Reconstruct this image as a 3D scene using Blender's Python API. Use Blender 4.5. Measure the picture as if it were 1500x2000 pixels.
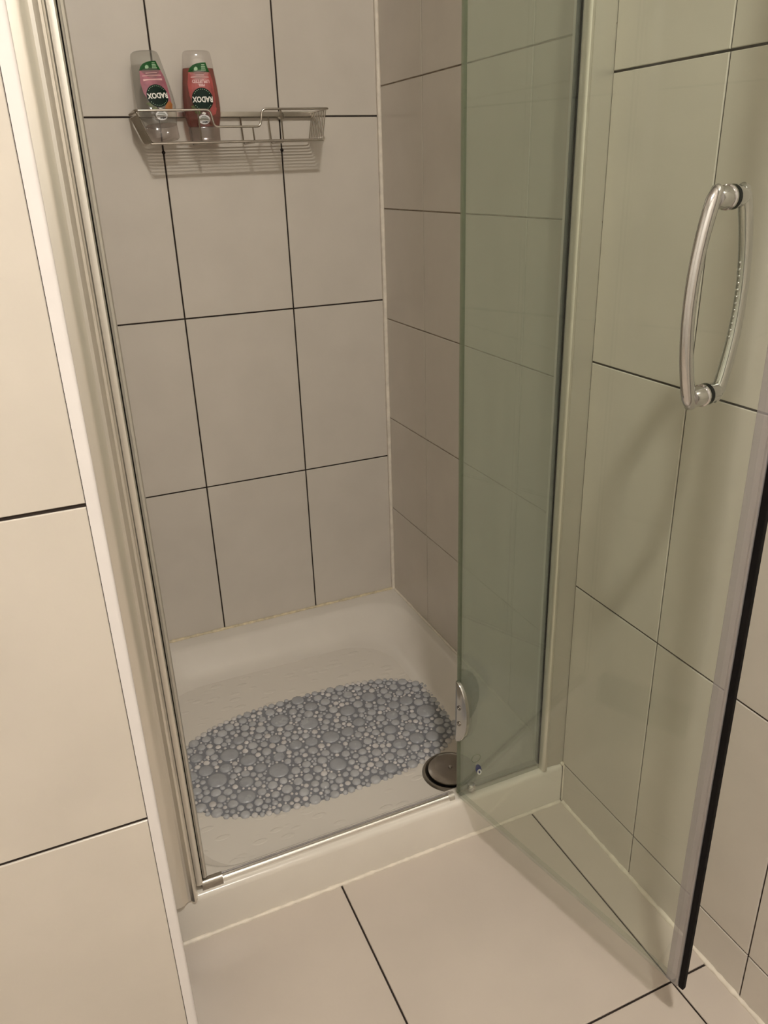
import bpy, bmesh, math, random
from mathutils import Vector, Matrix
from math import sin, cos, pi, radians as RAD

for o in list(bpy.data.objects):
    bpy.data.objects.remove(o, do_unlink=True)
S = bpy.context.scene
COL = S.collection

# ------------------------------------------------------------------ camera
cam_d = bpy.data.cameras.new('camera')
cam = bpy.data.objects.new('camera', cam_d)
COL.objects.link(cam)
cam.location = (-0.7874, -1.7976, 1.1691)
cam.rotation_euler = (1.1642, 0.0312, -0.4154)
cam_d.sensor_fit = 'VERTICAL'
cam_d.sensor_height = 32.0
cam_d.lens = 1537.5 / 2000 * 32.0
cam_d.clip_start = 0.01
S.camera = cam

# ------------------------------------------------------------------ world, exposure
W = bpy.data.worlds.new('world')
S.world = W
W.use_nodes = True
W.node_tree.nodes['Background'].inputs[0].default_value = (0.10, 0.09, 0.08, 1)
W.node_tree.nodes['Background'].inputs[1].default_value = 0.3
S.view_settings.view_transform = 'Standard'
S.view_settings.look = 'None'
S.view_settings.gamma = 1.0
S.view_settings.use_curve_mapping = False
S.view_settings.exposure = 0.0
LAMP_POS = (-0.66, -2.05, 2.34)
LAMP_RADIUS = 0.064
LAMP_STRENGTH = 630.0
LAMP_COLOR = (1.0, 0.95, 0.875)

# ------------------------------------------------------------------ materials
def nodes_of(name):
    m = bpy.data.materials.new(name)
    m.use_nodes = True
    nt = m.node_tree
    return m, nt, nt.nodes['Principled BSDF']

def mat(name, col, rough=0.4, metal=0.0, var=0.0, scale=40.0, bump=0.0, bscale=200.0, spec=0.5,
        rvar=0.0, sss=0.0, coat=0.0, trans=0.0):
    m, nt, b = nodes_of(name)
    b.inputs['Base Color'].default_value = (*col, 1)
    b.inputs['Roughness'].default_value = rough
    b.inputs['Metallic'].default_value = metal
    b.inputs['Specular IOR Level'].default_value = spec
    if coat: 
        b.inputs['Coat Weight'].default_value = coat
        b.inputs['Coat Roughness'].default_value = 0.06
    if trans: b.inputs['Transmission Weight'].default_value = trans
    geo = nt.nodes.new('ShaderNodeNewGeometry')
    if var:
        n = nt.nodes.new('ShaderNodeTexNoise')
        n.inputs['Scale'].default_value = scale
        n.inputs['Detail'].default_value = 5
        nt.links.new(geo.outputs['Position'], n.inputs['Vector'])
        r = nt.nodes.new('ShaderNodeValToRGB')
        r.color_ramp.elements[0].position = 0.3
        r.color_ramp.elements[1].position = 0.7
        r.color_ramp.elements[0].color = (*[c * (1 - var) for c in col], 1)
        r.color_ramp.elements[1].color = (*[min(1, c * (1 + var)) for c in col], 1)
        nt.links.new(n.outputs['Fac'], r.inputs['Fac'])
        nt.links.new(r.outputs['Color'], b.inputs['Base Color'])
        if rvar:
            mr = nt.nodes.new('ShaderNodeMapRange')
            mr.inputs['To Min'].default_value = max(0.02, rough - rvar)
            mr.inputs['To Max'].default_value = rough + rvar
            nt.links.new(n.outputs['Fac'], mr.inputs['Value'])
            nt.links.new(mr.outputs['Result'], b.inputs['Roughness'])
    if bump:
        n2 = nt.nodes.new('ShaderNodeTexNoise')
        n2.inputs['Scale'].default_value = bscale
        n2.inputs['Detail'].default_value = 4
        nt.links.new(geo.outputs['Position'], n2.inputs['Vector'])
        bp = nt.nodes.new('ShaderNodeBump')
        bp.inputs['Strength'].default_value = bump
        bp.inputs['Distance'].default_value = 0.002
        nt.links.new(n2.outputs['Fac'], bp.inputs['Height'])
        nt.links.new(bp.outputs['Normal'], b.inputs['Normal'])
    return m

def clear_mat(name, tint, diffuse=(0.5, 0.5, 0.5), haze=0.0, rough=0.02, f0=0.04, fmax=1.0, film=None):
    """thin clear sheet: tinted see-through, a little haze, mirror reflection growing towards grazing"""
    m, nt, b = nodes_of(name)
    nt.nodes.remove(b)
    out = nt.nodes['Material Output']
    tr = nt.nodes.new('ShaderNodeBsdfTransparent')
    tr.inputs['Color'].default_value = (*tint, 1)
    df = nt.nodes.new('ShaderNodeBsdfDiffuse')
    df.inputs['Color'].default_value = (*diffuse, 1)
    m1 = nt.nodes.new('ShaderNodeMixShader')
    m1.inputs[0].default_value = haze
    if film:     # soap film that thickens towards the foot of the sheet, a little streaky
        z_lo, z_hi, haze_lo = film
        g_ = nt.nodes.new('ShaderNodeNewGeometry')
        sx = nt.nodes.new('ShaderNodeSeparateXYZ')
        nt.links.new(g_.outputs['Position'], sx.inputs[0])
        fm = nt.nodes.new('ShaderNodeMapRange'); fm.interpolation_type = 'SMOOTHSTEP'
        fm.inputs['From Min'].default_value = z_lo; fm.inputs['From Max'].default_value = z_hi
        fm.inputs['To Min'].default_value = haze_lo; fm.inputs['To Max'].default_value = haze
        nt.links.new(sx.outputs['Z'], fm.inputs['Value'])
        sc = nt.nodes.new('ShaderNodeMapping'); sc.inputs['Scale'].default_value = (60, 60, 5)
        nt.links.new(g_.outputs['Position'], sc.inputs['Vector'])
        nz = nt.nodes.new('ShaderNodeTexNoise'); nz.inputs['Scale'].default_value = 1.0
        nt.links.new(sc.outputs['Vector'], nz.inputs['Vector'])
        nm = nt.nodes.new('ShaderNodeMapRange')
        nm.inputs['To Min'].default_value = 0.88; nm.inputs['To Max'].default_value = 1.12
        nt.links.new(nz.outputs['Fac'], nm.inputs['Value'])
        mu = nt.nodes.new('ShaderNodeMath'); mu.operation = 'MULTIPLY'
        nt.links.new(fm.outputs['Result'], mu.inputs[0]); nt.links.new(nm.outputs['Result'], mu.inputs[1])
        nt.links.new(mu.outputs[0], m1.inputs[0])
    nt.links.new(tr.outputs[0], m1.inputs[1])
    nt.links.new(df.outputs[0], m1.inputs[2])
    gl = nt.nodes.new('ShaderNodeBsdfGlossy')
    gl.inputs['Roughness'].default_value = rough
    lw = nt.nodes.new('ShaderNodeLayerWeight')
    lw.inputs['Blend'].default_value = 0.5
    pw = nt.nodes.new('ShaderNodeMath'); pw.operation = 'POWER'
    pw.inputs[1].default_value = 4.5
    nt.links.new(lw.outputs['Facing'], pw.inputs[0])
    mr = nt.nodes.new('ShaderNodeMapRange')
    mr.inputs['To Min'].default_value = f0
    mr.inputs['To Max'].default_value = fmax
    nt.links.new(pw.outputs[0], mr.inputs['Value'])
    m2 = nt.nodes.new('ShaderNodeMixShader')
    nt.links.new(mr.outputs['Result'], m2.inputs[0])
    nt.links.new(m1.outputs[0], m2.inputs[1])
    nt.links.new(gl.outputs[0], m2.inputs[2])
    nt.links.new(m2.outputs[0], out.inputs['Surface'])
    return m

TILE = (0.60, 0.548, 0.482)
M = {}
M['tile'] = mat('wall_tile_glaze', TILE, 0.24, var=0.035, scale=9, bump=0.035, bscale=260, rvar=0.04)
M['tile_floor'] = mat('floor_tile_glaze', (0.56, 0.490, 0.425), 0.30, var=0.04, scale=6, bump=0.05, bscale=180, rvar=0.05)
M['grout_dark'] = mat('dark_grout', (0.022, 0.014, 0.010), 0.9, var=0.4, scale=60)
M['grout_brown'] = mat('brown_grout', (0.33, 0.265, 0.205), 0.9, var=0.35, scale=30)
M['grout_mid'] = mat('mid_grout', (0.035, 0.023, 0.016), 0.9, var=0.4, scale=40)
M['paint'] = mat('white_paint', (0.80, 0.78, 0.74), 0.8, var=0.03, scale=3, bump=0.05, bscale=120)
M['silicone'] = mat('silicone', (0.74, 0.67, 0.57), 0.4, var=0.10, scale=60, bump=0.15, bscale=90)
M['silicone_old'] = mat('yellowed_silicone', (0.62, 0.53, 0.36), 0.45, var=0.25, scale=70, bump=0.2, bscale=120)
M['trim_white'] = mat('white_plastic_trim', (0.74, 0.70, 0.68), 0.3, var=0.02, scale=20)
M['tray'] = mat('cast_tray', (0.69, 0.64, 0.57), 0.22, var=0.03, scale=8, rvar=0.05)
M['alu'] = mat('satin_aluminium', (0.76, 0.73, 0.67), 0.36, metal=0.9, var=0.015, scale=6)
M['alu_soft'] = mat('anodised_aluminium', (0.60, 0.57, 0.51), 0.42, metal=0.7, var=0.015, scale=6)
M['chrome'] = mat('chrome', (0.56, 0.55, 0.54), 0.12, metal=1.0, var=0.05, scale=30, rvar=0.05)
M['bar_chrome'] = mat('bright_chrome', (0.86, 0.85, 0.83), 0.16, metal=1.0, var=0.03, scale=20)
M['wire'] = mat('wire_steel', (0.50, 0.46, 0.41), 0.24, metal=1.0, var=0.06, scale=50)
M['black'] = mat('black_rubber', (0.004, 0.003, 0.003), 0.7, var=0.3, scale=50, spec=0.15)
M['screw'] = mat('screw_steel', (0.35, 0.32, 0.28), 0.3, metal=1.0, var=0.1, scale=80)
M['drain'] = mat('drain_chrome', (0.36, 0.33, 0.30), 0.20, metal=1.0, var=0.12, scale=25, rvar=0.08)
M['drain_ring'] = mat('drain_ring', (0.30, 0.28, 0.25), 0.28, metal=1.0, var=0.12, scale=25)
M['glass'] = clear_mat('door_glass', (0.952, 0.974, 0.942), diffuse=(0.44, 0.46, 0.39), haze=0.02, f0=0.03)
M['glass_green'] = clear_mat('screen_glass', (0.955, 0.965, 0.952), diffuse=(0.41, 0.425, 0.375), haze=0.14, f0=0.03, film=(0.30, 1.15, 0.42))
M['seal'] = clear_mat('clear_seal', (0.78, 0.76, 0.75), diffuse=(0.55, 0.52, 0.53), haze=0.28, rough=0.15)
M['seal_clear'] = clear_mat('clear_soft_seal', (0.93, 0.94, 0.92), diffuse=(0.5, 0.5, 0.48), haze=0.08, rough=0.1)
M['seal_green'] = clear_mat('green_clear_seal', (0.80, 0.84, 0.77), diffuse=(0.26, 0.28, 0.21), haze=0.2, rough=0.2)
M['mat_base'] = mat('vinyl_sheet', (0.20, 0.205, 0.225), 0.35, var=0.1, scale=25)
M['mat_big'] = mat('vinyl_pebble_grey', (0.345, 0.35, 0.365), 0.26, var=0.10, scale=40, rvar=0.06)
M['mat_mid'] = mat('vinyl_pebble', (0.43, 0.43, 0.44), 0.20, var=0.12, scale=45, rvar=0.06)
M['mat_small'] = mat('vinyl_pebble_pale', (0.60, 0.57, 0.55), 0.12, var=0.15, scale=45)

# tray floor: rows of small embossed anti-slip ripples (fine relief)
m, nt, b = nodes_of('tray_floor_relief')
b.inputs['Base Color'].default_value = (0.69, 0.64, 0.57, 1)
b.inputs['Roughness'].default_value = 0.30
g = nt.nodes.new('ShaderNodeNewGeometry')
mp = nt.nodes.new('ShaderNodeMapping')
mp.inputs['Scale'].default_value = (26, 60, 1)
mp.inputs['Rotation'].default_value = (0, 0, 0.25)
v = nt.nodes.new('ShaderNodeTexVoronoi'); v.feature = 'F1'
v.inputs['Scale'].default_value = 0.8
nt.links.new(g.outputs['Position'], mp.inputs['Vector'])
nt.links.new(mp.outputs['Vector'], v.inputs['Vector'])
rp = nt.nodes.new('ShaderNodeValToRGB')
rp.color_ramp.elements[0].position = 0.22; rp.color_ramp.elements[0].color = (1, 1, 1, 1)
rp.color_ramp.elements[1].position = 0.32; rp.color_ramp.elements[1].color = (0, 0, 0, 1)
nt.links.new(v.outputs['Distance'], rp.inputs['Fac'])
bp = nt.nodes.new('ShaderNodeBump')
bp.inputs['Strength'].default_value = 0.55
bp.inputs['Distance'].default_value = 0.0012
nt.links.new(rp.outputs['Color'], bp.inputs['Height'])
nt.links.new(bp.outputs['Normal'], b.inputs['Normal'])
M['tray_floor'] = m

# ------------------------------------------------------------------ helpers
def tag(o, label=None, cat=None, group=None, kind=None):
    if label: o['label'] = label
    if cat: o['category'] = cat
    if group: o['group'] = group
    if kind: o['kind'] = kind
    return o

def link(name, me, mats, parent=None, smooth=False):
    o = bpy.data.objects.new(name, me)
    COL.objects.link(o)
    if mats is not None and not me.materials:
        for mm in (mats if isinstance(mats, (list, tuple)) else [mats]):
            me.materials.append(mm)
    if parent: o.parent = parent
    if smooth:
        for p in me.polygons: p.use_smooth = True
    return o

def from_bm(name, bm, mats, parent=None, smooth=False, sharp=None):
    bmesh.ops.recalc_face_normals(bm, faces=bm.faces[:])
    me = bpy.data.meshes.new(name)
    bm.to_mesh(me); bm.free()
    o = link(name, me, mats, parent, smooth)
    if smooth and sharp:
        me.set_sharp_from_angle(angle=RAD(sharp))
    return o

def empty(name, loc=(0, 0, 0)):
    o = bpy.data.objects.new(name, None)
    o.empty_display_size = 0.05
    COL.objects.link(o)
    o.location = loc
    return o

def add_box(bm, x0, x1, y0, y1, z0, z1, bev=0.0):
    vs = [bm.verts.new((x, y, z)) for x in (x0, x1) for y in (y0, y1) for z in (z0, z1)]
    fs = []
    for idx in ((0, 1, 3, 2), (4, 6, 7, 5), (0, 4, 5, 1), (2, 3, 7, 6), (0, 2, 6, 4), (1, 5, 7, 3)):
        fs.append(bm.faces.new([vs[i] for i in idx]))
    if bev:
        es = list({e for f in fs for e in f.edges})
        bmesh.ops.bevel(bm, geom=es, offset=bev, segments=2, affect='EDGES', profile=0.6)

def box(name, x0, x1, y0, y1, z0, z1, m, parent=None, bev=0.0):
    bm = bmesh.new()
    add_box(bm, x0, x1, y0, y1, z0, z1, bev)
    return from_bm(name, bm, m, parent)

def add_tube(bm, pts, r, seg=8, closed=False, flat=1.0):
    """sweep a circle of radius r (number or list) along points"""
    pts = [Vector(p) for p in pts]
    n = len(pts)
    rings = []
    up = None
    for i, p in enumerate(pts):
        if closed: t = pts[(i + 1) % n] - pts[(i - 1) % n]
        else: t = pts[min(i + 1, n - 1)] - pts[max(i - 1, 0)]
        t.normalize()
        if up is None:
            up = Vector((0, 0, 1)) if abs(t.z) < 0.9 else Vector((0, 1, 0))
        a = (up - t * up.dot(t)).normalized()
        up = a
        bb = t.cross(a)
        rr = r[i] if isinstance(r, (list, tuple)) else r
        rings.append([bm.verts.new(p + a * (cos(2 * pi * k / seg) * rr) + bb * (sin(2 * pi * k / seg) * rr * flat)) for k in range(seg)])
    m_ = n if closed else n - 1
    for i in range(m_):
        A, B = rings[i], rings[(i + 1) % n]
        for k in range(seg):
            bm.faces.new((A[k], A[(k + 1) % seg], B[(k + 1) % seg], B[k]))
    if not closed:
        bm.faces.new(list(reversed(rings[0])))
        bm.faces.new(rings[-1])

def tube(name, pts, r, m, parent=None, seg=8, closed=False, flat=1.0):
    bm = bmesh.new()
    add_tube(bm, pts, r, seg, closed, flat)
    return from_bm(name, bm, m, parent, True, 50)

def bend(pts, rad=0.006, n=4):
    """round the corners of a polyline"""
    pts = [Vector(p) for p in pts]
    out = [pts[0]]
    for i in range(1, len(pts) - 1):
        p, a, b_ = pts[i], pts[i - 1], pts[i + 1]
        da = (a - p); db = (b_ - p)
        r = min(rad, da.length * 0.45, db.length * 0.45)
        s = p + da.normalized() * r; e = p + db.normalized() * r
        for k in range(n + 1):
            t = k / n
            out.append(s * (1 - t) ** 2 + p * 2 * t * (1 - t) + e * t * t)
    out.append(pts[-1])
    return out

def extrude_plan(name, poly, z0, z1, m, parent=None, smooth=False, sharp=35):
    """vertical extrusion of a closed plan polygon"""
    bm = bmesh.new()
    lo = [bm.verts.new((x, y, z0)) for x, y in poly]
    hi = [bm.verts.new((x, y, z1)) for x, y in poly]
    n = len(poly)
    for i in range(n):
        bm.faces.new((lo[i], lo[(i + 1) % n], hi[(i + 1) % n], hi[i]))
    bm.faces.new(list(reversed(lo))); bm.faces.new(hi)
    return from_bm(name, bm, m, parent, smooth, sharp)

def add_lathe(bm, prof, seg=24, mat4=None):
    rings = []
    for r, z in prof:
        if r < 1e-6:
            rings.append([bm.verts.new((0, 0, z))])
        else:
            rings.append([bm.verts.new((r * cos(2 * pi * k / seg), r * sin(2 * pi * k / seg), z)) for k in range(seg)])
    for A, B in zip(rings, rings[1:]):
        for k in range(seg):
            k2 = (k + 1) % seg
            if len(A) == 1 and len(B) == 1: continue
            if len(A) == 1: bm.faces.new((A[0], B[k2], B[k]))
            elif len(B) == 1: bm.faces.new((A[k], A[k2], B[0]))
            else: bm.faces.new((A[k], A[k2], B[k2], B[k]))
    if mat4 is not None:
        bmesh.ops.transform(bm, matrix=mat4, verts=[v for ring in rings for v in ring])

# ------------------------------------------------------------------ tiles
_tile_cache = {}
TT = 0.004          # tile thickness; its face lies on the wall plane
def tile_mesh(w, h, m):
    key = (round(w, 4), round(h, 4), m.name)
    if key in _tile_cache: return _tile_cache[key]
    b = 0.0009
    def ring(i, z): return [(i, i, z), (w - i, i, z), (w - i, h - i, z), (i, h - i, z)]
    vs = ring(0, -TT) + ring(0, -b) + ring(b * 0.9, 0)
    fs = []
    for r in (0, 4):
        for k in range(4):
            k2 = (k + 1) % 4
            fs.append((r + k, r + k2, r + 4 + k2, r + 4 + k))
    fs.append((8, 9, 10, 11)); fs.append((3, 2, 1, 0))
    me = bpy.data.meshes.new('tile')
    me.from_pydata(vs, [], fs)
    me.materials.append(m)
    _tile_cache[key] = me
    return me

def tile_grid(parent, origin, U, V, us, vs, gu, gv, m):
    """tiles between joint lines us (along U) and vs (along V); U x V points out of the surface"""
    U = Vector(U); V = Vector(V); N = U.cross(V)
    R3 = Matrix((U, V, N)).transposed().to_4x4()
    rng = random.Random(len(us) * 31 + len(vs))
    for i in range(len(us) - 1):
        for j in range(len(vs) - 1):
            u0, u1 = us[i] + (gu / 2), us[i + 1] - gu / 2
            v0, v1 = vs[j] + gv / 2, vs[j + 1] - gv / 2
            me = tile_mesh(u1 - u0, v1 - v0, m)
            o = bpy.data.objects.new('tile', me)
            COL.objects.link(o)
            o.parent = parent
            o.matrix_local = Matrix.Translation(Vector(origin) + U * u0 + V * v0 + N * rng.uniform(-0.0003, 0.0)) @ R3

def frange(a, step, stop):
    out = [a]
    while out[-1] + step < stop - 0.02: out.append(round(out[-1] + step, 5))
    out.append(stop)
    return out

HC = 2.38                       # ceiling height
ZR = 0.0906                     # tray rim height
XL = -0.7628                    # plane of the shower's left side wall
YC = -1.0296                    # front face of that wall
YR, XO = -2.95, -2.25           # rear wall, far side wall
D = 0.0022                      # joint depth
rowsA = [ZR, 0.4864, 0.8864, 1.2864, 1.6864, 2.0864, HC]

def structure(o):
    o['kind'] = 'structure'
    return o

# wall_back (shelf wall)
wb = structure(box('wall_back', XL - 0.06, 0.06, D, 0.08, 0, HC, M['grout_dark']))
tile_grid(wb, (0, 0, 0), (1, 0, 0), (0, 0, 1), [XL, -0.7363, -0.4850, -0.2337, -0.003], rowsA, 0.0032, 0.0032, M['tile'])

# wall_right: landscape tiles inside the shower, upright tiles outside
bm = bmesh.new()
add_box(bm, D, 0.08, -0.80, D, 0, HC)
nf = len(bm.faces)
add_box(bm, D, 0.08, YR, -0.80, 0, HC)
bm.faces.ensure_lookup_table()
for f in bm.faces[nf:]: f.material_index = 1
wr = structure(from_bm('wall_right', bm, [M['grout_brown'], M['grout_mid']]))
rowsI = [ZR] + [round(0.3388 + i * 0.2514, 4) for i in range(9)]
rowsI[-1] = HC
tile_grid(wr, (0, 0, 0), (0, -1, 0), (0, 0, 1), [0.003, 0.2105, 0.6027, 0.80], rowsI, 0.0024, 0.0024, M['tile'])
tile_grid(wr, (0, 0, 0), (0, -1, 0), (0, 0, 1), [0.80, 1.0075, 1.2609, 1.5143, 1.7677, 2.0211, 2.2745, 2.5279, 2.7813, 2.95],
          [0.0] + rowsA, 0.0024, 0.0030, M['tile'])

# wall_left (inner side of the shower, seen edge-on) and wall_front (the cream wall beside the shower)
wl = structure(box('wall_left', XL - 0.045, XL - D, YC + 0.045, D, 0, HC, M['grout_dark']))
tile_grid(wl, (XL, 0, 0), (0, 1, 0), (0, 0, 1), [YC + 0.012, -0.80, -0.5487, -0.2974, -0.003], rowsA, 0.003, 0.003, M['tile'])
XT = -0.7757
wf = structure(box('wall_front', XO - 0.06, XL - D, YC + D, YC + 0.045, 0, HC, M['grout_dark']))
tile_grid(wf, (0, YC, 0), (1, 0, 0), (0, 0, 1), [XO, -2.0279, -1.7775, -1.5271, -1.2767, -1.0262, XT + 0.0012],
          [0.0, 0.0808, 0.4808, 0.8808, 1.2808, 1.6808, 2.0808, HC], 0.0034, 0.0040, M['tile'])

# rest of the room, behind the camera
structure(box('wall_rear', XO - 0.06, 0.08, YR - 0.06, YR, 0, HC, M['paint']))
structure(box('wall_side', XO - 0.06, XO, YR, YC, 0, HC, M['paint']))
structure(box('ceiling', XO - 0.06, 0.08, YR - 0.06, 0.08, HC, HC + 0.06, M['paint']))
fl = structure(box('floor', XO - 0.06, 0.08, YR - 0.06, 0.08, -0.08, -D, M['grout_dark']))
ys = [-0.798 - 0.40 * k for k in range(6)] + [YR]
tile_grid(fl, (0, 0, 0), (1, 0, 0), (0, 1, 0), [XO, -2.0745, -1.6745, -1.2745, -0.8745, -0.4745, -0.0730, -0.002], sorted(ys), 0.0032, 0.0034, M['tile_floor'])

# ------------------------------------------------------------------ trims and sealant beads (setting)
def bead(name, pts, r, m, seg=6, wob=0.0, step=0.012):
    """a bead of sealant with slightly uneven thickness"""
    rng = random.Random(name)
    P = [Vector(p) for p in pts]
    out = []
    for a, b_ in zip(P, P[1:]):
        n = max(1, int((b_ - a).length / step))
        for k in range(n): out.append(a + (b_ - a) * (k / n))
    out.append(P[-1])
    rr = [r * (1 + rng.uniform(-wob, wob)) for _ in out]
    bm = bmesh.new()
    add_tube(bm, out, rr, seg)
    return structure(from_bm(name, bm, m, None, True, 60))

# white corner trim on the edge of wall_front: quarter round with a short flat leg
q = [(XT, YC + 0.0005), (XT, YC - 0.0008), (XL - 0.004, YC - 0.0008)]
for k in range(1, 6):
    a = k / 5 * pi / 2
    q.append((XL - 0.004 + 0.004 * sin(a), YC - 0.0008 + 0.004 * (1 - cos(a))))
q += [(XL, YC + 0.0118), (XL - 0.002, YC + 0.0118), (XL - 0.002, YC + 0.0005)]
structure(extrude_plan('trim_1', q, 0, HC, M['trim_white'], None, True, 40))
bead('trim_2', [(-0.003, -0.003, ZR), (-0.003, -0.003, HC)], 0.0058, M['silicone'], wob=0.06, step=0.05)
bead('trim_3', [(XL, -0.002, ZR + 0.001), (-0.004, -0.002, ZR + 0.001)], 0.0042, M['silicone_old'], wob=0.22)
bead('trim_4', [(-0.002, -0.004, ZR + 0.001), (-0.002, -0.806, ZR + 0.001)], 0.0036, M['silicone'], wob=0.15)
bead('trim_5', [(XL, -0.8075, 0.0005), (-0.004, -0.8075, 0.0005)], 0.0040, M['silicone'], wob=0.25, step=0.008)
bead('trim_6', [(-0.001, -0.812, 0.0005), (-0.001, -2.9, 0.0005)], 0.0048, M['silicone'], wob=0.35, step=0.009)
bead('trim_7', [(-0.001, -0.8075, 0.002), (-0.001, -0.8075, ZR)], 0.0018, M['silicone'], wob=0.2)

# ------------------------------------------------------------------ ceiling lamp (behind the camera)
lamp = empty('ceiling_lamp', (LAMP_POS[0], LAMP_POS[1], HC))
tag(lamp, 'round flush ceiling lamp with a white rim and glowing diffuser', 'lamp')
bm = bmesh.new()
add_lathe(bm, [(0, 0), (LAMP_RADIUS + 0.02, 0), (LAMP_RADIUS + 0.02, -0.03), (LAMP_RADIUS + 0.002, -0.036), (LAMP_RADIUS, -0.030), (0, -0.030)], 32)
from_bm('lamp_housing', bm, M['trim_white'], lamp, True, 40)
em, nt, b = nodes_of('lamp_diffuser_glow')
b.inputs['Base Color'].default_value = (0.8, 0.8, 0.78, 1)
b.inputs['Emission Color'].default_value = (*LAMP_COLOR, 1)
b.inputs['Emission Strength'].default_value = LAMP_STRENGTH
bm = bmesh.new()
add_lathe(bm, [(0, -0.031)] + [((LAMP_RADIUS - 0.001) * cos(k / 7 * pi / 2), -0.031 - 0.062 * sin(k / 7 * pi / 2)) for k in range(7)] + [(0, -0.093)], 32)
from_bm('diffuser', bm, em, lamp, True, 40)

# ------------------------------------------------------------------ shower tray
def rrect(x0, x1, y0, y1, r, n=10):
    pts = []
    for cx, cy, a0 in ((x1 - r, y1 - r, 0), (x0 + r, y1 - r, pi / 2), (x0 + r, y0 + r, pi), (x1 - r, y0 + r, 1.5 * pi)):
        for k in range(n + 1):
            a = a0 + k / n * pi / 2
            pts.append((cx + r * cos(a), cy + r * sin(a)))
    return pts
ZF = 0.026
tray = empty('shower_tray', (XL / 2, -0.40, 0))
tag(tray, 'off-white shower tray with a raised rim below the tiled corner', 'shower tray')
tx0, tx1, ty0, ty1 = XL + 0.001, -0.001, -0.806, -0.001
rings = [((tx0, tx1, ty0, ty1), .004, 0.0), ((tx0, tx1, ty0, ty1), .004, 0.080), ((tx0, tx1, ty0 + .0015, ty1), .004, 0.086),
         ((tx0, tx1, ty0 + .005, ty1), .004, 0.0896), ((tx0, tx1, ty0 + .010, ty1), .004, ZR),
         ((-.731, -.020, -.771, -.042), .095, ZR), ((-.727, -.026, -.767, -.048), .095, 0.0885), ((-.723, -.033, -.764, -.055), .097, 0.083),
         ((-.714, -.072, -.748, -.096), .110, 0.044), ((-.710, -.082, -.743, -.106), .115, 0.0345), ((-.704, -.094, -.735, -.118), .120, 0.0290),
         ((-.697, -.108, -.727, -.132), .120, ZF)]
bm = bmesh.new()
prev = None
for (a, b_, c_, d_), r, z in rings:
    cur = [bm.verts.new((x - tray.location.x, y - tray.location.y, z)) for x, y in rrect(a, b_, c_, d_, r)]
    if prev:
        n = len(cur)
        for k in range(n): bm.faces.new((prev[k], prev[(k + 1) % n], cur[(k + 1) % n], cur[k]))
    prev = cur
o = from_bm('tray_body', bm, M['tray'], tray, True, 60)
bm = bmesh.new()
bm.faces.new([bm.verts.new((x - tray.location.x, y - tray.location.y, ZF)) for x, y in rrect(-.697, -.108, -.727, -.132, .120)])
from_bm('tray_floor', bm, M['tray_floor'], tray)

# waste cover in the tray
DX, DY = -0.176, -0.663
dr = empty('shower_drain', (DX, DY, ZF))
tag(dr, 'dark round metal waste cover beside the pebble mat', 'drain')
bm = bmesh.new()
add_lathe(bm, [(0.0, 0.0006), (0.046, 0.0006), (0.049, 0.002), (0.052, 0.0046), (0.056, 0.0040), (0.0585, 0.0002)], 40)
from_bm('drain_ring', bm, M['drain_ring'], dr, True, 40)
bm = bmesh.new()
add_lathe(bm, [(0.0, 0.0125), (0.030, 0.0120), (0.041, 0.0105), (0.0455, 0.0085), (0.0455, 0.0060), (0.043, 0.0055), (0.0, 0.0055)], 40)
from_bm('drain_cap', bm, M['drain'], dr, True, 40)
bm = bmesh.new()
add_lathe(bm, [(0.0, 0.0165), (0.0030, 0.0155), (0.0042, 0.0125), (0.0042, 0.012)], 14)
from_bm('screw', bm, M['chrome'], dr, True, 40)

# ------------------------------------------------------------------ pebble bath mat
MX, MY, MA, MB, MP = -0.385, -0.455, 0.316, 0.176, 2.7
bath = empty('bath_mat', (MX, MY, ZF))
tag(bath, 'translucent blue-grey oval bath mat of round vinyl pebbles', 'bath mat')
rng = random.Random(11)
def inside(x, y, r):
    return (abs(x) / (MA - r)) ** MP + (abs(y) / (MB - r)) ** MP < 1
cell = 0.012
gridd = {}
circ = []
def try_add(x, y, r, gap):
    k = int((r + 0.028) / cell) + 1
    ix, iy = int(math.floor(x / cell)), int(math.floor(y / cell))
    for a in range(ix - k, ix + k + 1):
        for c_ in range(iy - k, iy + k + 1):
            for (px, py, pr) in gridd.get((a, c_), ()):
                if (px - x) ** 2 + (py - y) ** 2 < (pr + r + gap) ** 2: return False
    circ.append((x, y, r))
    gridd.setdefault((ix, iy), []).append((x, y, r))
    return True
# an edge row follows the outline, so that the rim is scalloped
t = 0.0
while t < 2 * pi:
    r = rng.choice((0.0055, 0.0065, 0.008, 0.010, 0.012, 0.016))
    ct, st = cos(t), sin(t)
    ex = math.copysign(abs(ct) ** (2 / MP), ct); ey = math.copysign(abs(st) ** (2 / MP), st)
    x, y = ex * (MA - r), ey * (MB - r)
    try_add(x, y, r, 0.0002)
    t += 0.012
for r0, r1, tries in ((0.019, 0.024, 14), (0.013, 0.018, 90), (0.009, 0.0125, 1500), (0.0065, 0.0085, 9000), (0.0045, 0.0062, 16000), (0.0026, 0.0040, 18000)):
    for _ in range(tries):
        r = rng.uniform(r0, r1)
        x, y = rng.uniform(-MA, MA), rng.uniform(-MB, MB)
        if inside(x, y, r): try_add(x, y, r, -0.0002)
circ.sort(key=lambda c: -c[2])
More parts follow.
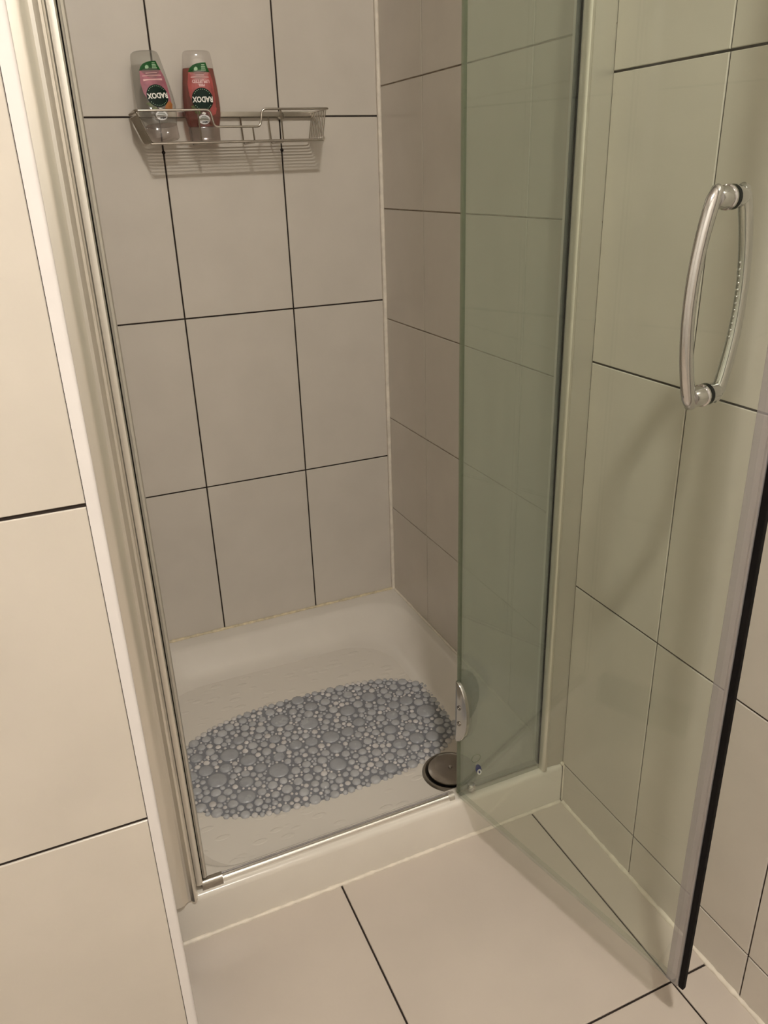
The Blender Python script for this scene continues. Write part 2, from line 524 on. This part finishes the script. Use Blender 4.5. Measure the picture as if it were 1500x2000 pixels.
# sheet that carries the pebbles
bm = bmesh.new()
n = 96
lo, hi = [], []
for k in range(n):
    a = 2 * pi * k / n
    ex = math.copysign(abs(cos(a)) ** (2 / MP), cos(a)); ey = math.copysign(abs(sin(a)) ** (2 / MP), sin(a))
    lo.append(bm.verts.new((ex * (MA - 0.007), ey * (MB - 0.007), 0.0002)))
    hi.append(bm.verts.new((ex * (MA - 0.007), ey * (MB - 0.007), 0.0022)))
for k in range(n): bm.faces.new((lo[k], lo[(k + 1) % n], hi[(k + 1) % n], hi[k]))
bm.faces.new(hi); bm.faces.new(list(reversed(lo)))
from_bm('mat_sheet', bm, M['mat_base'], bath)
PROF = [(1.0, 0.0), (0.93, 0.62), (0.66, 0.95)]
def pebble_geo(seg=9):
    vs, fs = [], []
    for r, z in PROF:
        for k in range(seg): vs.append((r * cos(2 * pi * k / seg), r * sin(2 * pi * k / seg), z))
    for i in range(len(PROF) - 1):
        for k in range(seg):
            k2 = (k + 1) % seg
            fs.append((i * seg + k, i * seg + k2, (i + 1) * seg + k2, (i + 1) * seg + k))
    vs.append((0, 0, 1.0))
    L = (len(PROF) - 1) * seg
    for k in range(seg): fs.append((L + k, L + (k + 1) % seg, len(vs) - 1))
    return vs, fs
peb = {}
for key, mm, sg in (('big', 'mat_big', 12), ('mid', 'mat_mid', 9), ('small', 'mat_small', 8)):
    vs, fs = pebble_geo(sg)
    me = bpy.data.meshes.new('pebble_' + key)
    me.from_pydata(vs, [], fs)
    me.materials.append(M[mm])
    for p in me.polygons: p.use_smooth = True
    peb[key] = me
def pebble_h(r): return 0.0030 + 0.0035 * min(1, r / 0.012)
NP_ = min(300, len(circ))
for (x, y, r) in circ[:NP_]:
    u = rng.random()
    key = 'big' if r > 0.0125 else ('mid' if (r > 0.0085 or u < 0.6) else 'small')
    o = bpy.data.objects.new('pebble', peb[key])
    COL.objects.link(o); o.parent = bath
    o.location = (x, y, 0.0004)
    o.rotation_euler = (rng.uniform(-.06, .06), rng.uniform(-.06, .06), rng.uniform(0, 6.28))
    o.scale = (r, r * rng.uniform(0.92, 1.0), pebble_h(r))
vs, fs, mi = [], [], []
for (x, y, r) in circ[NP_:]:
    v0, f0 = pebble_geo(8)
    k = len(vs); h = pebble_h(r)
    vs += [(x + a * r, y + b_ * r, 0.0004 + c_ * h) for a, b_, c_ in v0]
    fs += [tuple(i + k for i in f) for f in f0]
    mi += [0 if rng.random() < 0.55 else 1] * len(f0)
me = bpy.data.meshes.new('small_pebbles')
me.from_pydata(vs, [], fs)
o = link('small_pebbles', me, [M['mat_mid'], M['mat_small']], bath, True)
for p, i in zip(me.polygons, mi): p.material_index = i
o['kind'] = 'stuff'

# ------------------------------------------------------------------ left door post of the enclosure
ZT = 1.90
post = empty('door_post', (XL, -0.79, ZR))
tag(post, 'satin aluminium door post standing against the white trimmed wall', 'door post')
def rel(poly, o): return [(x - o.location.x, y - o.location.y) for x, y in poly]
chan = [(XL + .0004, -.764), (XL + .0004, -.8155), (-.7480, -.8155), (-.7435, -.8140), (-.7395, -.8105), (-.7355, -.8085), (-.7315, -.8090),
        (-.7290, -.8120), (-.7262, -.8135), (-.7232, -.8125), (-.7205, -.8085), (-.7195, -.8030), (-.7195, -.764)]
extrude_plan('wall_channel', rel(chan, post), 0.0, ZT - ZR, M['alu'], post, True, 30)
strike = [(-.7192, -.766), (-.7192, -.8005), (-.7180, -.8030), (-.7150, -.8040), (-.7105, -.8040), (-.7088, -.8025), (-.7080, -.7960), (-.7062, -.7940), (-.7062, -.766)]
extrude_plan('strike_profile', rel(strike, post), 0.020, ZT - ZR, M['alu'], post, True, 30)
seal = [(-.7060, -.772), (-.7060, -.7925), (-.7035, -.7945), (-.7005, -.7930), (-.6985, -.7880), (-.6985, -.776), (-.7005, -.772)]
extrude_plan('magnetic_seal', rel(seal, post), 0.022, ZT - ZR, M['alu_soft'], post, True, 30)
gk = [(-.7082, -.7935), (-.7082, -.7972), (-.7064, -.7958), (-.7064, -.7935)]
extrude_plan('gasket', rel(gk, post), 0.022, ZT - ZR, M['black'], post)

# ------------------------------------------------------------------ threshold bar on the rim
bar = empty('threshold_bar', (-0.47, -0.789, ZR))
tag(bar, 'thin chrome threshold bar lying on the tray rim', 'threshold bar')
def half_round(name, x0, x1, w, h, m, parent, dy=0.0):
    prof = [(-w, 0.0003), (-w, h * .35)] + [(-w * cos(pi * k / 8), h * .35 + h * .65 * sin(pi * k / 8)) for k in range(1, 8)] + [(w, h * .35), (w, 0.0003)]
    bm = bmesh.new()
    A = [bm.verts.new((x0 - bar.location.x, y + dy, z)) for y, z in prof]
    B = [bm.verts.new((x1 - bar.location.x, y + dy, z)) for y, z in prof]
    n = len(prof)
    for k in range(n): bm.faces.new((A[k], A[(k + 1) % n], B[(k + 1) % n], B[k]))
    bm.faces.new(A); bm.faces.new(list(reversed(B)))
    return from_bm(name, bm, m, parent, True, 40)
half_round('bar', -0.690, -0.246, 0.0060, 0.0105, M['bar_chrome'], bar)
half_round('end_cap', -0.7095, -0.675, 0.0088, 0.0160, M['screw'], bar)
half_round('end_cap', -0.248, -0.237, 0.0074, 0.0120, M['alu_soft'], bar)
half_round('drip_lip', -0.695, -0.240, 0.0022, 0.0070, M['seal'], bar, 0.0095)

# ------------------------------------------------------------------ fixed glass screen with its wall profile
HX, HY = -0.228, -0.790            # door pivot line
scr = empty('shower_screen', (HX / 2, -0.787, ZR))
tag(scr, 'narrow fixed green-tinted glass screen joined to an aluminium wall profile', 'glass screen')
def rbox(name, x0, x1, y0, y1, z0, z1, m, parent, bev=0.0):
    L = parent.location
    return box(name, x0 - L.x, x1 - L.x, y0 - L.y, y1 - L.y, z0 - L.z, z1 - L.z, m, parent, bev)
rbox('glass_panel', -0.2225, -0.046, -0.7895, -0.7835, ZR + 0.009, ZT - 0.01, M['glass_green'], scr)
rbox('edge_strip', -0.2262, -0.2226, -0.7900, -0.7830, ZR + 0.009, ZT - 0.01, M['seal_green'], scr, 0.0006)
rbox('bottom_rail', -0.226, -0.040, -0.7945, -0.7785, ZR + 0.0004, ZR + 0.0120, M['seal_clear'], scr, 0.0015)
beadp = [(-.0500, -.772), (-.0500, -.7990), (-.0485, -.8045), (-.0455, -.8075), (-.0420, -.8075), (-.0390, -.8050), (-.0378, -.8010), (-.0365, -.7985), (-.0365, -.772)]
extrude_plan('polished_bead', rel(beadp, scr), 0.0004, ZT - ZR, M['alu'], scr, True, 30)
flat = [(-.0363, -.772), (-.0363, -.7985), (-.0300, -.7990), (-.0030, -.8010), (-.0006, -.8010), (-.0006, -.772)]
extrude_plan('wall_profile', rel(flat, scr), 0.0004, ZT - ZR, M['alu_soft'], scr, True, 30)
rbox('gasket', -0.0516, -0.0502, -0.7925, -0.7800, ZR + 0.010, ZT - 0.01, M['black'], scr)
# hinge half on the inside of the screen
def half_oval(R_, H_, flip=1, n=14):
    return [(flip * R_ * sin(pi * k / n), -H_ * cos(pi * k / n)) for k in range(n + 1)]
def plate(name, outline, frame, th, m, parent, bev=0.0015):
    """outline (s, z) extruded along the third axis of frame"""
    bm = bmesh.new()
    lo = [bm.verts.new((s, 0, z)) for s, z in outline]
    hi = [bm.verts.new((s, th, z)) for s, z in outline]
    n = len(outline)
    for k in range(n): bm.faces.new((lo[k], lo[(k + 1) % n], hi[(k + 1) % n], hi[k]))
    f1 = bm.faces.new(list(reversed(lo))); f2 = bm.faces.new(hi)
    if bev:
        bmesh.ops.bevel(bm, geom=list(f2.edges), offset=bev, segments=3, affect='EDGES', profile=0.5)
    bmesh.ops.transform(bm, matrix=frame, verts=bm.verts[:])
    return from_bm(name, bm, m, parent, True, 40)
L = scr.location
fr = Matrix.Translation((-0.2222 - L.x, -0.7834 - L.y, 0.305 - L.z))
plate('hinge_plate', half_oval(0.040, 0.060), fr, 0.006, M['screw'], scr)
# small round pivot block at the foot, oval sticker and ring mark on the glass
bm = bmesh.new()
add_lathe(bm, [(0, 0.012), (0.006, 0.011), (0.008, 0.008), (0.008, 0.0)], 18)
bmesh.ops.translate(bm, vec=Vector((-0.203 - L.x, -0.7970 - L.y, ZR + 0.013 - L.z)), verts=bm.verts[:])
from_bm('pivot_knob', bm, M['chrome'], scr, True, 40)
def disc_on_screen(name, cx, cz, rx, rz, yoff, m, tilt=0.0, n=24, hole=0.0):
    bm = bmesh.new()
    def P(k, f, y):
        a = 2 * pi * k / n
        x, z = rx * f * cos(a), rz * f * sin(a)
        return (cx + x * cos(tilt) - z * sin(tilt) - L.x, y - L.y, cz + x * sin(tilt) + z * cos(tilt) - L.z)
    y0, y1 = -0.7896, -0.7896 - yoff
    A = [bm.verts.new(P(k, 1, y0)) for k in range(n)]
    B = [bm.verts.new(P(k, 1, y1)) for k in range(n)]
    for k in range(n): bm.faces.new((A[k], A[(k + 1) % n], B[(k + 1) % n], B[k]))
    if hole:
        C_ = [bm.verts.new(P(k, hole, y1)) for k in range(n)]
        D_ = [bm.verts.new(P(k, hole, y0)) for k in range(n)]
        for k in range(n):
            bm.faces.new((B[k], B[(k + 1) % n], C_[(k + 1) % n], C_[k]))
            bm.faces.new((C_[k], C_[(k + 1) % n], D_[(k + 1) % n], D_[k]))
            bm.faces.new((D_[k], D_[(k + 1) % n], A[(k + 1) % n], A[k]))
    else:
        bm.faces.new(B); bm.faces.new(list(reversed(A)))
    return from_bm(name, bm, m, scr)
M['blue'] = mat('blue_print', (0.012, 0.02, 0.16), 0.4, var=0.1, scale=60)
M['white_print'] = mat('white_print', (0.75, 0.74, 0.74), 0.5, var=0.03, scale=60)
st = disc_on_screen('sticker', -0.184, 0.136, 0.0058, 0.0135, 0.0004, M['blue'], 0.25)
s2 = disc_on_screen('sticker_oval', -0.1825, 0.130, 0.0046, 0.0068, 0.0008, M['white_print'], 0.25, hole=0.0)
s3 = disc_on_screen('sticker_dot', -0.1825, 0.130, 0.0018, 0.0034, 0.0011, M['blue'], 0.25)
M['ring_mark'] = mat('ring_mark_plastic', (0.16, 0.18, 0.13), 0.4, var=0.1, scale=60)
disc_on_screen('ring_mark', -0.190, 0.165, 0.0098, 0.0092, 0.0005, M['ring_mark'], hole=0.88)

# ------------------------------------------------------------------ hinged glass door, swung open
DA = math.atan2(-0.97710, 0.21277)
door = empty('shower_door', (HX, HY, ZR))
door.rotation_euler = (0, 0, DA)
tag(door, 'clear glass shower door swung open with a bowed chrome handle', 'shower door')
# door frame: x runs from the pivot to the free edge, -y is the face towards the camera's left... z up from the rim
DW, ZB = 0.4625, 0.010
box('glass_pane', 0.004, DW, -0.003, 0.003, ZB, ZT - ZR - 0.02, M['glass'], door)
box('hinge_seal', -0.0008, 0.0038, -0.0034, 0.0034, ZB, ZT - ZR - 0.02, M['seal_green'], door, 0.0008)
box('bottom_seal', 0.006, DW + 0.010, -0.0040, 0.0040, ZB - 0.006, ZB + 0.003, M['seal_clear'], door, 0.001)
box('edge_seal', DW - 0.004, DW + 0.0150, -0.0052, 0.0052, ZB - 0.004, ZT - ZR - 0.02, M['seal'], door, 0.0012)
box('magnet_holder', DW + 0.0105, DW + 0.0140, -0.0046, 0.0046, ZB - 0.004, ZT - ZR - 0.02, M['alu_soft'], door, 0.0008)
box('magnet_strip', DW + 0.0152, DW + 0.0230, -0.0036, 0.0036, ZB - 0.004, ZT - ZR - 0.02, M['black'], door, 0.0012)
# the face towards the camera is on local -y or +y: outward normal n=(.977,.213) is local +y, so the camera side is -y
fr = Matrix.Translation((0.0015, -0.0031, 0.2895 - ZR)) @ Matrix.Diagonal((1, -1, 1, 1))
hp = plate('hinge_plate', half_oval(0.031, 0.064), fr, 0.0065, M['chrome'], door, 0.002)
for sz in (0.304, 0.270):
    bm = bmesh.new()
    add_lathe(bm, [(0, 0.0005), (0.0016, 0.0005), (0.0020, 0.0016), (0.0042, 0.0016), (0.0046, 0.0)], 14,
              Matrix.Translation((0.0125, -0.0096, sz - ZR)) @ Matrix.Rotation(pi / 2, 4, 'X'))
    from_bm('screw', bm, M['drain_ring'], hp, True, 40)
# bow handles on both faces, joined by two bosses through the glass
HS, HZ0, HZ1 = 0.394, 0.939 - ZR, 1.137 - ZR
hd = empty('handle', (HS, 0, 0)); hd.parent = door
def bow(sgn):
    pts, rr = [], []
    n = 22
    mid, half = (HZ0 + HZ1) / 2, (HZ1 - HZ0) / 2
    for k in range(n + 1):
        t = -1 + 2 * k / n
        off = 0.024 + 0.021 * (1 - t * t)
        if abs(t) > 0.93: off -= 0.004
        pts.append((0, sgn * off, mid + t * (half + 0.006)))
        rr.append(0.0080 + 0.0012 * abs(t))
    pts = [(0, sgn * 0.018, pts[0][2] - 0.0015)] + pts + [(0, sgn * 0.018, pts[-1][2] + 0.0015)]
    rr = [0.0070] + rr + [0.0070]
    bm = bmesh.new()
    add_tube(bm, pts, rr, 12, False, 0.72)
    b_ = from_bm('bow', bm, M['chrome'], hd, True, 60)
    return b_
def studs(sgn, parent):
    bm = bmesh.new()
    mid, half = (HZ0 + HZ1) / 2, (HZ1 - HZ0) / 2
    for k in range(12):
        t = -0.42 + 0.07 * k
        off = 0.024 + 0.021 * (1 - t * t) - 0.0078
        bmesh.ops.create_icosphere(bm, subdivisions=1, radius=0.0021, matrix=Matrix.Translation((0, sgn * off, mid + t * half)))
    o_ = from_bm('grip_studs', bm, M['chrome'], parent, True)
    o_['kind'] = 'stuff'
for sgn in (-1, 1):
    bw = bow(sgn)
    studs(sgn, hd)
for z in (HZ0, HZ1):
    bm = bmesh.new()
    add_lathe(bm, [(0, -0.022), (0.0085, -0.022), (0.0105, -0.016), (0.0108, -0.006), (0.0122, -0.0055), (0.0122, -0.0033), (0.0, -0.0033)], 20,
              Matrix.Translation((0, 0, z)) @ Matrix.Rotation(pi / 2, 4, 'X'))
    from_bm('boss', bm, M['chrome'], hd, True, 40)
    bm = bmesh.new()
    add_lathe(bm, [(0, 0.022), (0.0085, 0.022), (0.0105, 0.016), (0.0108, 0.006), (0.0122, 0.0055), (0.0122, 0.0033), (0.0, 0.0033)], 20,
              Matrix.Translation((0, 0, z)) @ Matrix.Rotation(pi / 2, 4, 'X'))
    from_bm('boss', bm, M['chrome'], hd, True, 40)

# ------------------------------------------------------------------ wire shelf on the back wall
X0, X1, Y0, Y1, Z0, Z1 = -0.546, -0.160, -0.012, -0.103, 1.236, 1.291
sh = empty('wire_shelf', ((X0 + X1) / 2, 0, Z0))
tag(sh, 'chrome wire shower shelf on the back wall holding two bottles', 'shelf')
def T(name, pts, r, rad=0.008, m='wire', seg=8):
    pts = [Vector(p) - sh.location for p in pts]
    return tube(name, bend(pts, rad), r, M[m], sh, seg)
# top rail: runs round the ends, front dips in the middle
T('top_rail', [(X0 + .004, Y0, Z1), (X0, Y1, Z1), (-0.404, Y1, Z1 + .001), (-0.398, Y1, Z1 - .029), (-0.306, Y1, Z1 - .029), (-0.300, Y1, Z1 + .002), (X1, Y1, Z1 + .003), (X1 - .002, Y0, Z1 + .002)], 0.0022)
# lengthwise floor wires, turned up at both ends
for k in range(9):
    y = Y0 - 0.004 - k * (Y0 - Y1 - 0.006) / 8
    T('floor_wire', [(X0 + .001, y, Z1), (X0 + .024, y, Z0), (X1 - .016, y, Z0 + .002), (X1 - .006, y, Z1)], 0.0013, 0.006, seg=6)
# cross wires under the floor, turned up at front and back
for x, ztop in ((-0.428, Z1), (-0.322, Z1 - .030), (-0.262, Z1)):
    T('cross_wire', [(x, Y1, ztop), (x + .003, Y1 + .004, Z0 - .0025), (x + .003, Y0 - .001, Z0 - .0025), (x, Y0, Z1 - .006)], 0.0016, 0.006, seg=6)
# lower front rod
T('front_rod', [(X0 + .023, Y1 - .001, Z0 - .002), (X1 - .015, Y1 - .001, Z0)], 0.0020)
# flat back rail against the wall, with brackets
L = sh.location
bm = bmesh.new()
add_box(bm, X0 + .004 - L.x, X1 + .002 - L.x, Y0 - .002, Y0 + .002, Z1 - .006 - L.z, Z1 + .004 - L.z, 0.0012)
from_bm('back_rail', bm, M['wire'], sh)
bm = bmesh.new()
add_box(bm, X0 + .002 - L.x, X0 + .006 - L.x, Y1 + .002, Y0, Z1 - .008 - L.z, Z1 + .002 - L.z, 0.001)
from_bm('end_strip', bm, M['wire'], sh)
for x in (-0.490, -0.233):
    bm = bmesh.new()
    add_lathe(bm, [(0, 0.016), (0.0035, 0.0155), (0.005, 0.014), (0.005, 0.0115), (0.0075, 0.011), (0.0085, 0.009), (0.0085, 0.0)], 16,
              Matrix.Translation((x - L.x, -0.0002, Z1 - .003 - L.z)) @ Matrix.Rotation(pi / 2, 4, 'X'))
    from_bm('bracket', bm, M['screw'], sh, True, 40)
# two dark wall plugs in the joints just below the shelf
for x, lab in ((-0.4850, 'small dark wall plug in the joint under the clear bottle'), (-0.2337, 'small dark wall plug in the joint under the empty shelf end')):
    bm = bmesh.new()
    add_lathe(bm, [(0, 0.004), (0.0025, 0.0035), (0.0036, 0.001), (0.0036, -0.002)], 12, Matrix.Translation((0, -0.0002, 0)) @ Matrix.Rotation(pi / 2, 4, 'X'))
    o = from_bm('wall_plug', bm, M['grout_dark'], None, True)
    o.location = (x, 0, 1.2215)
    tag(o, lab, 'wall plug', 'wall plugs below the shelf')

# ------------------------------------------------------------------ bottles
PE = 2.5
PRF = [(0.026, .0310, .0170), (0.032, .0325, .0180), (0.045, .0355, .0195), (0.060, .0365, .0200), (0.078, .0358, .0196), (0.100, .0338, .0186),
       (0.122, .0310, .0172), (0.140, .0285, .0160), (0.150, .0272, .0152), (0.1555, .0255, .0140), (0.158, .0220, .0115)]
def wd(z):
    for (z0, w0, d0), (z1, w1, d1) in zip(PRF, PRF[1:]):
        if z <= z1:
            t = max(0.0, (z - z0) / (z1 - z0)); return w0 + (w1 - w0) * t, d0 + (d1 - d0) * t
    return PRF[-1][1:]
def front(x, z, off):
    w, d = wd(z)
    f = max(0.02, 1 - (abs(x) / w) ** PE)
    return -(d * f ** (1 / PE)) - off
def loft(levels, m, name, parent, seg=32, cap=(True, True), sharp=50):
    bm = bmesh.new()
    rings = []
    for z, w, d in levels:
        ring = []
        for k in range(seg):
            a = 2 * pi * k / seg
            c_, s_ = cos(a), sin(a)
            ring.append(bm.verts.new((w * math.copysign(abs(c_) ** (2 / PE), c_), d * math.copysign(abs(s_) ** (2 / PE), s_), z)))
        rings.append(ring)
    for A, B in zip(rings, rings[1:]):
        for k in range(seg): bm.faces.new((A[k], A[(k + 1) % seg], B[(k + 1) % seg], B[k]))
    if cap[0]: bm.faces.new(list(reversed(rings[0])))
    if cap[1]: bm.faces.new(rings[-1])
    return from_bm(name, bm, m, parent, True, sharp)
def wrap_mesh(name, polys, off, m, parent):
    """flat polygons (lists of (x, z)) laid onto the bottle front, fanned from their centre with rings so that they follow the curve"""
    bm = bmesh.new()
    for poly in polys:
        cx = sum(p[0] for p in poly) / len(poly); cz = sum(p[1] for p in poly) / len(poly)
        prev = None
        for f in (1.0, 0.75, 0.5, 0.25):
            cur = []
            for x, z in poly:
                xx, zz = cx + (x - cx) * f, cz + (z - cz) * f
                cur.append(bm.verts.new((xx, front(xx, zz, off), zz)))
            if prev:
                n = len(cur)
                for k in range(n): bm.faces.new((prev[k], prev[(k + 1) % n], cur[(k + 1) % n], cur[k]))
            prev = cur
        bm.faces.new(prev)
    for f in bm.faces:
        f.normal_update()
        if f.normal.y > 0: f.normal_flip()
    me = bpy.data.meshes.new(name); bm.to_mesh(me); bm.free()
    return link(name, me, m, parent, False)
def text_on(name, body, size, cx, cz, off, m, parent, bold=0.0, width=None):
    """lettering printed upside down on the bottle front (the bottle stands on its cap)"""
    cu = bpy.data.curves.new('lettering', 'FONT')
    cu.body = body; cu.size = size; cu.align_x = 'CENTER'; cu.align_y = 'CENTER'
    cu.offset = bold; cu.resolution_u = 3
    tmp = bpy.data.objects.new('lettering', cu)
    COL.objects.link(tmp)
    dg = bpy.context.evaluated_depsgraph_get()
    dg.update()
    me = bpy.data.meshes.new_from_object(tmp.evaluated_get(dg))
    bpy.data.objects.remove(tmp, do_unlink=True)
    bpy.data.curves.remove(cu)
    bm = bmesh.new(); bm.from_mesh(me)
    bmesh.ops.triangulate(bm, faces=bm.faces[:])
    bmesh.ops.subdivide_edges(bm, edges=[e for e in bm.edges if e.calc_length() > size * 0.3], cuts=1)
    xs = [v.co.x for v in bm.verts]
    ws = (width / (max(xs) - min(xs))) if width else 1.0
    mx = (max(xs) + min(xs)) / 2
    for v in bm.verts:
        x, z = cx - (v.co.x - mx) * ws, cz - v.co.y
        v.co = (x, front(x, z, off), z)
    for f in bm.faces:
        f.normal_update()
        if f.normal.y > 0: f.normal_flip()
    bm.to_mesh(me); bm.free()
    me.materials.clear()
    o = link(name, me, m, parent)
    return o
def circle(cx, cz, r, n=28, sx=1.0): return [(cx + r * sx * cos(2 * pi * k / n), cz + r * sin(2 * pi * k / n)) for k in range(n)]
M['green_disc'] = mat('dark_green_print', (0.003, 0.015, 0.009), 0.5, var=0.25, scale=60, spec=0.15)
M['green_leaf'] = mat('green_print', (0.006, 0.075, 0.012), 0.5, var=0.2, scale=60, spec=0.2)
M['mint'] = mat('mint_print', (0.32, 0.50, 0.30), 0.5, var=0.1, scale=80)
M['cream_print'] = mat('cream_print', (0.80, 0.78, 0.72), 0.5, var=0.04, scale=80)
M['pink'] = mat('pink_print', (0.36, 0.12, 0.155), 0.5, var=0.22, scale=55)
M['coral'] = mat('coral_print', (0.36, 0.07, 0.062), 0.5, var=0.25, scale=55)
M['pale_pink'] = mat('pale_pink_print', (0.72, 0.44, 0.43), 0.5, var=0.08, scale=80)
M['orange'] = mat('orange_print', (0.36, 0.13, 0.03), 0.5, var=0.3, scale=90)
M['olive'] = mat('olive_print', (0.07, 0.085, 0.015), 0.5, var=0.3, scale=90)
M['bottle_clear'] = clear_mat('clear_bottle_plastic', (0.90, 0.90, 0.885), diffuse=(0.42, 0.40, 0.37), haze=0.16, rough=0.10, f0=0.05, fmax=0.7)
M['bottle_shell'] = clear_mat('bottle_shell_plastic', (0.95, 0.94, 0.935), diffuse=(0.5, 0.45, 0.42), haze=0.05, rough=0.06, f0=0.06, fmax=0.7)
M['cap_clear'] = clear_mat('cap_plastic', (0.87, 0.83, 0.81), diffuse=(0.45, 0.40, 0.37), haze=0.15, rough=0.12, f0=0.05, fmax=0.6)
M['gel'] = clear_mat('red_gel', (0.66, 0.30, 0.25), diffuse=(0.40, 0.13, 0.10), haze=0.34, rough=0.2, f0=0.02, fmax=0.2)

def bottle(name, label, loc, rot, filled, banner, texts):
    b_ = empty(name, loc)
    b_.rotation_euler = rot
    tag(b_, label, 'bottle', 'shower gel bottles on the wire shelf')
    loft(PRF, M['bottle_shell'] if filled else M['bottle_clear'], 'body', b_)
    loft([(0.0, .0285, .0150), (0.0015, .0298, .0160), (0.024, .0306, .0168), (0.0257, .0300, .0162)], M['cap_clear'], 'cap', b_)
    if filled:
        lv = [(z, w - .0012, d - .0012) for z, w, d in PRF if z < 0.128]
        lv[0] = (0.0268,) + lv[0][1:]
        w, d = wd(0.128)
        lv.append((0.128, w - .0012, d - .0012))
        loft(lv, M['gel'], 'gel', b_)
    # banner, leaf panel, disc, oval: print layers on the front
    lb = [(-.0225, .080), (-.0235, .100), (-.0195, .1215), (.0200, .1215), (.0245, .108), (.0262, .085), (.0265, .062), (.0200, .055), (.0, .070), (-.018, .070)]
    pan = wrap_mesh('label_banner', [lb], 0.0004, M[banner], b_)
    leaf = [(-.0205, .1205), (-.0165, .1275), (-.0105, .1325), (-.0030, .1352), (.0060, .1368), (.0150, .1372), (.0172, .1290), (.0205, .1205)]
    lf = wrap_mesh('label_leaf', [leaf], 0.0006, M['green_leaf'], b_)
    wrap_mesh('leaf_mark', [[(-.0085, .1235), (-.0080, .1275), (-.0045, .1300), (-.0015, .1280), (-.0015, .1245), (-.0045, .1228)]], 0.0009, M['mint'], lf)
    for zz, ww in ((0.1330, .0060), (0.1300, .0075), (0.1272, .0080), (0.1240, .0095)):
        wrap_mesh('small_print', [[(.0095 - ww / 2, zz - .0008), (.0095 - ww / 2, zz + .0008), (.0095 + ww / 2, zz + .0008), (.0095 + ww / 2, zz - .0008)]], 0.0009, M['mint'], lf)
    fruit = wrap_mesh('label_fruit', [[(.010, .050), (.016, .044), (.0245, .048), (.0275, .058), (.024, .064), (.016, .060)]], 0.0004, M['orange' if not filled else 'coral'], b_)
    lv2 = wrap_mesh('label_leaves', [[(-.0225, .062), (-.016, .053), (-.010, .054), (-.014, .064)], [(-.016, .052), (-.010, .046), (-.003, .050), (-.008, .055)]], 0.0005, M['olive'], b_)
    wrap_mesh('label_blossom', [[(-.003, .0490), (.003, .0468), (.006, .0495), (.001, .0520)]], 0.0006, M['cream_print'], b_)
    dc = wrap_mesh('label_disc', [circle(0.0018, 0.0735, 0.0205, 36)], 0.0008, M['green_disc'], b_)
    text_on('lettering', 'RADOX', 0.0135, 0.0018, 0.0740, 0.0013, M['cream_print'], dc, 0.00045, 0.0392)
    dots = []
    for k in range(30):
        a = 2 * pi * k / 30
        if abs(sin(a)) < 0.45: continue
        dots.append(circle(0.0018 + 0.0178 * cos(a), 0.0735 + 0.0178 * sin(a), 0.00075, 6))
    wrap_mesh('disc_dots', dots, 0.0012, M['mint'], dc)
    ov = wrap_mesh('label_oval', [circle(0.0010, 0.0385, 0.0085, 28, 1.35)], 0.0007, M['white_print'], b_)
    text_on('lettering', 'NEW', 0.0048, 0.0022, 0.0343, 0.0010, M['black'], ov, 0.0002)
    for zz, ww in ((0.0388, .017), (0.0415, .014), (0.0440, .009)):
        wrap_mesh('small_print', [[(.001 - ww / 2, zz - .0006), (.001 - ww / 2, zz + .0006), (.001 + ww / 2, zz + .0006), (.001 + ww / 2, zz - .0006)]], 0.0010, M['ring_mark'], ov)
    for body, size, cx, cz, width in texts:
        if body: text_on('lettering', body, size, cx, cz, 0.0009, M['pale_pink'], pan, 0.0003, width)
        else:
            wrap_mesh('small_print', [[(cx - width / 2, cz - size / 2), (cx - width / 2, cz + size / 2), (cx + width / 2, cz + size / 2), (cx + width / 2, cz - size / 2)]], 0.0009, M['pale_pink'], pan)
    return b_
ZS = Z0 + 0.0016
bottle('shower_gel_bottle', 'red shower gel bottle upside down on its cap, label with dark green disc', (-0.4085, -0.056, ZS + .0008), (0, 0, RAD(-9)), True, 'coral',
       [('FEEL', 0.0058, 0.0025, 0.0985, 0.013), ('UPLIFTED', 0.0078, 0.0020, 0.1050, 0.033), ('', 0.0016, 0.0010, 0.1120, 0.034), ('', 0.0014, 0.0015, 0.1155, 0.016)])
bottle('shower_gel_bottle', 'empty clear bottle leaning back at the left shelf end, pink and green label', (-0.4925, -0.076, ZS + .0042), (RAD(-15), RAD(-3.5), RAD(4)), False, 'pink',
       [('', 0.0036, 0.0005, 0.1030, 0.036), ('', 0.0018, 0.0005, 0.1105, 0.036), ('', 0.0014, 0.0010, 0.1150, 0.022)])
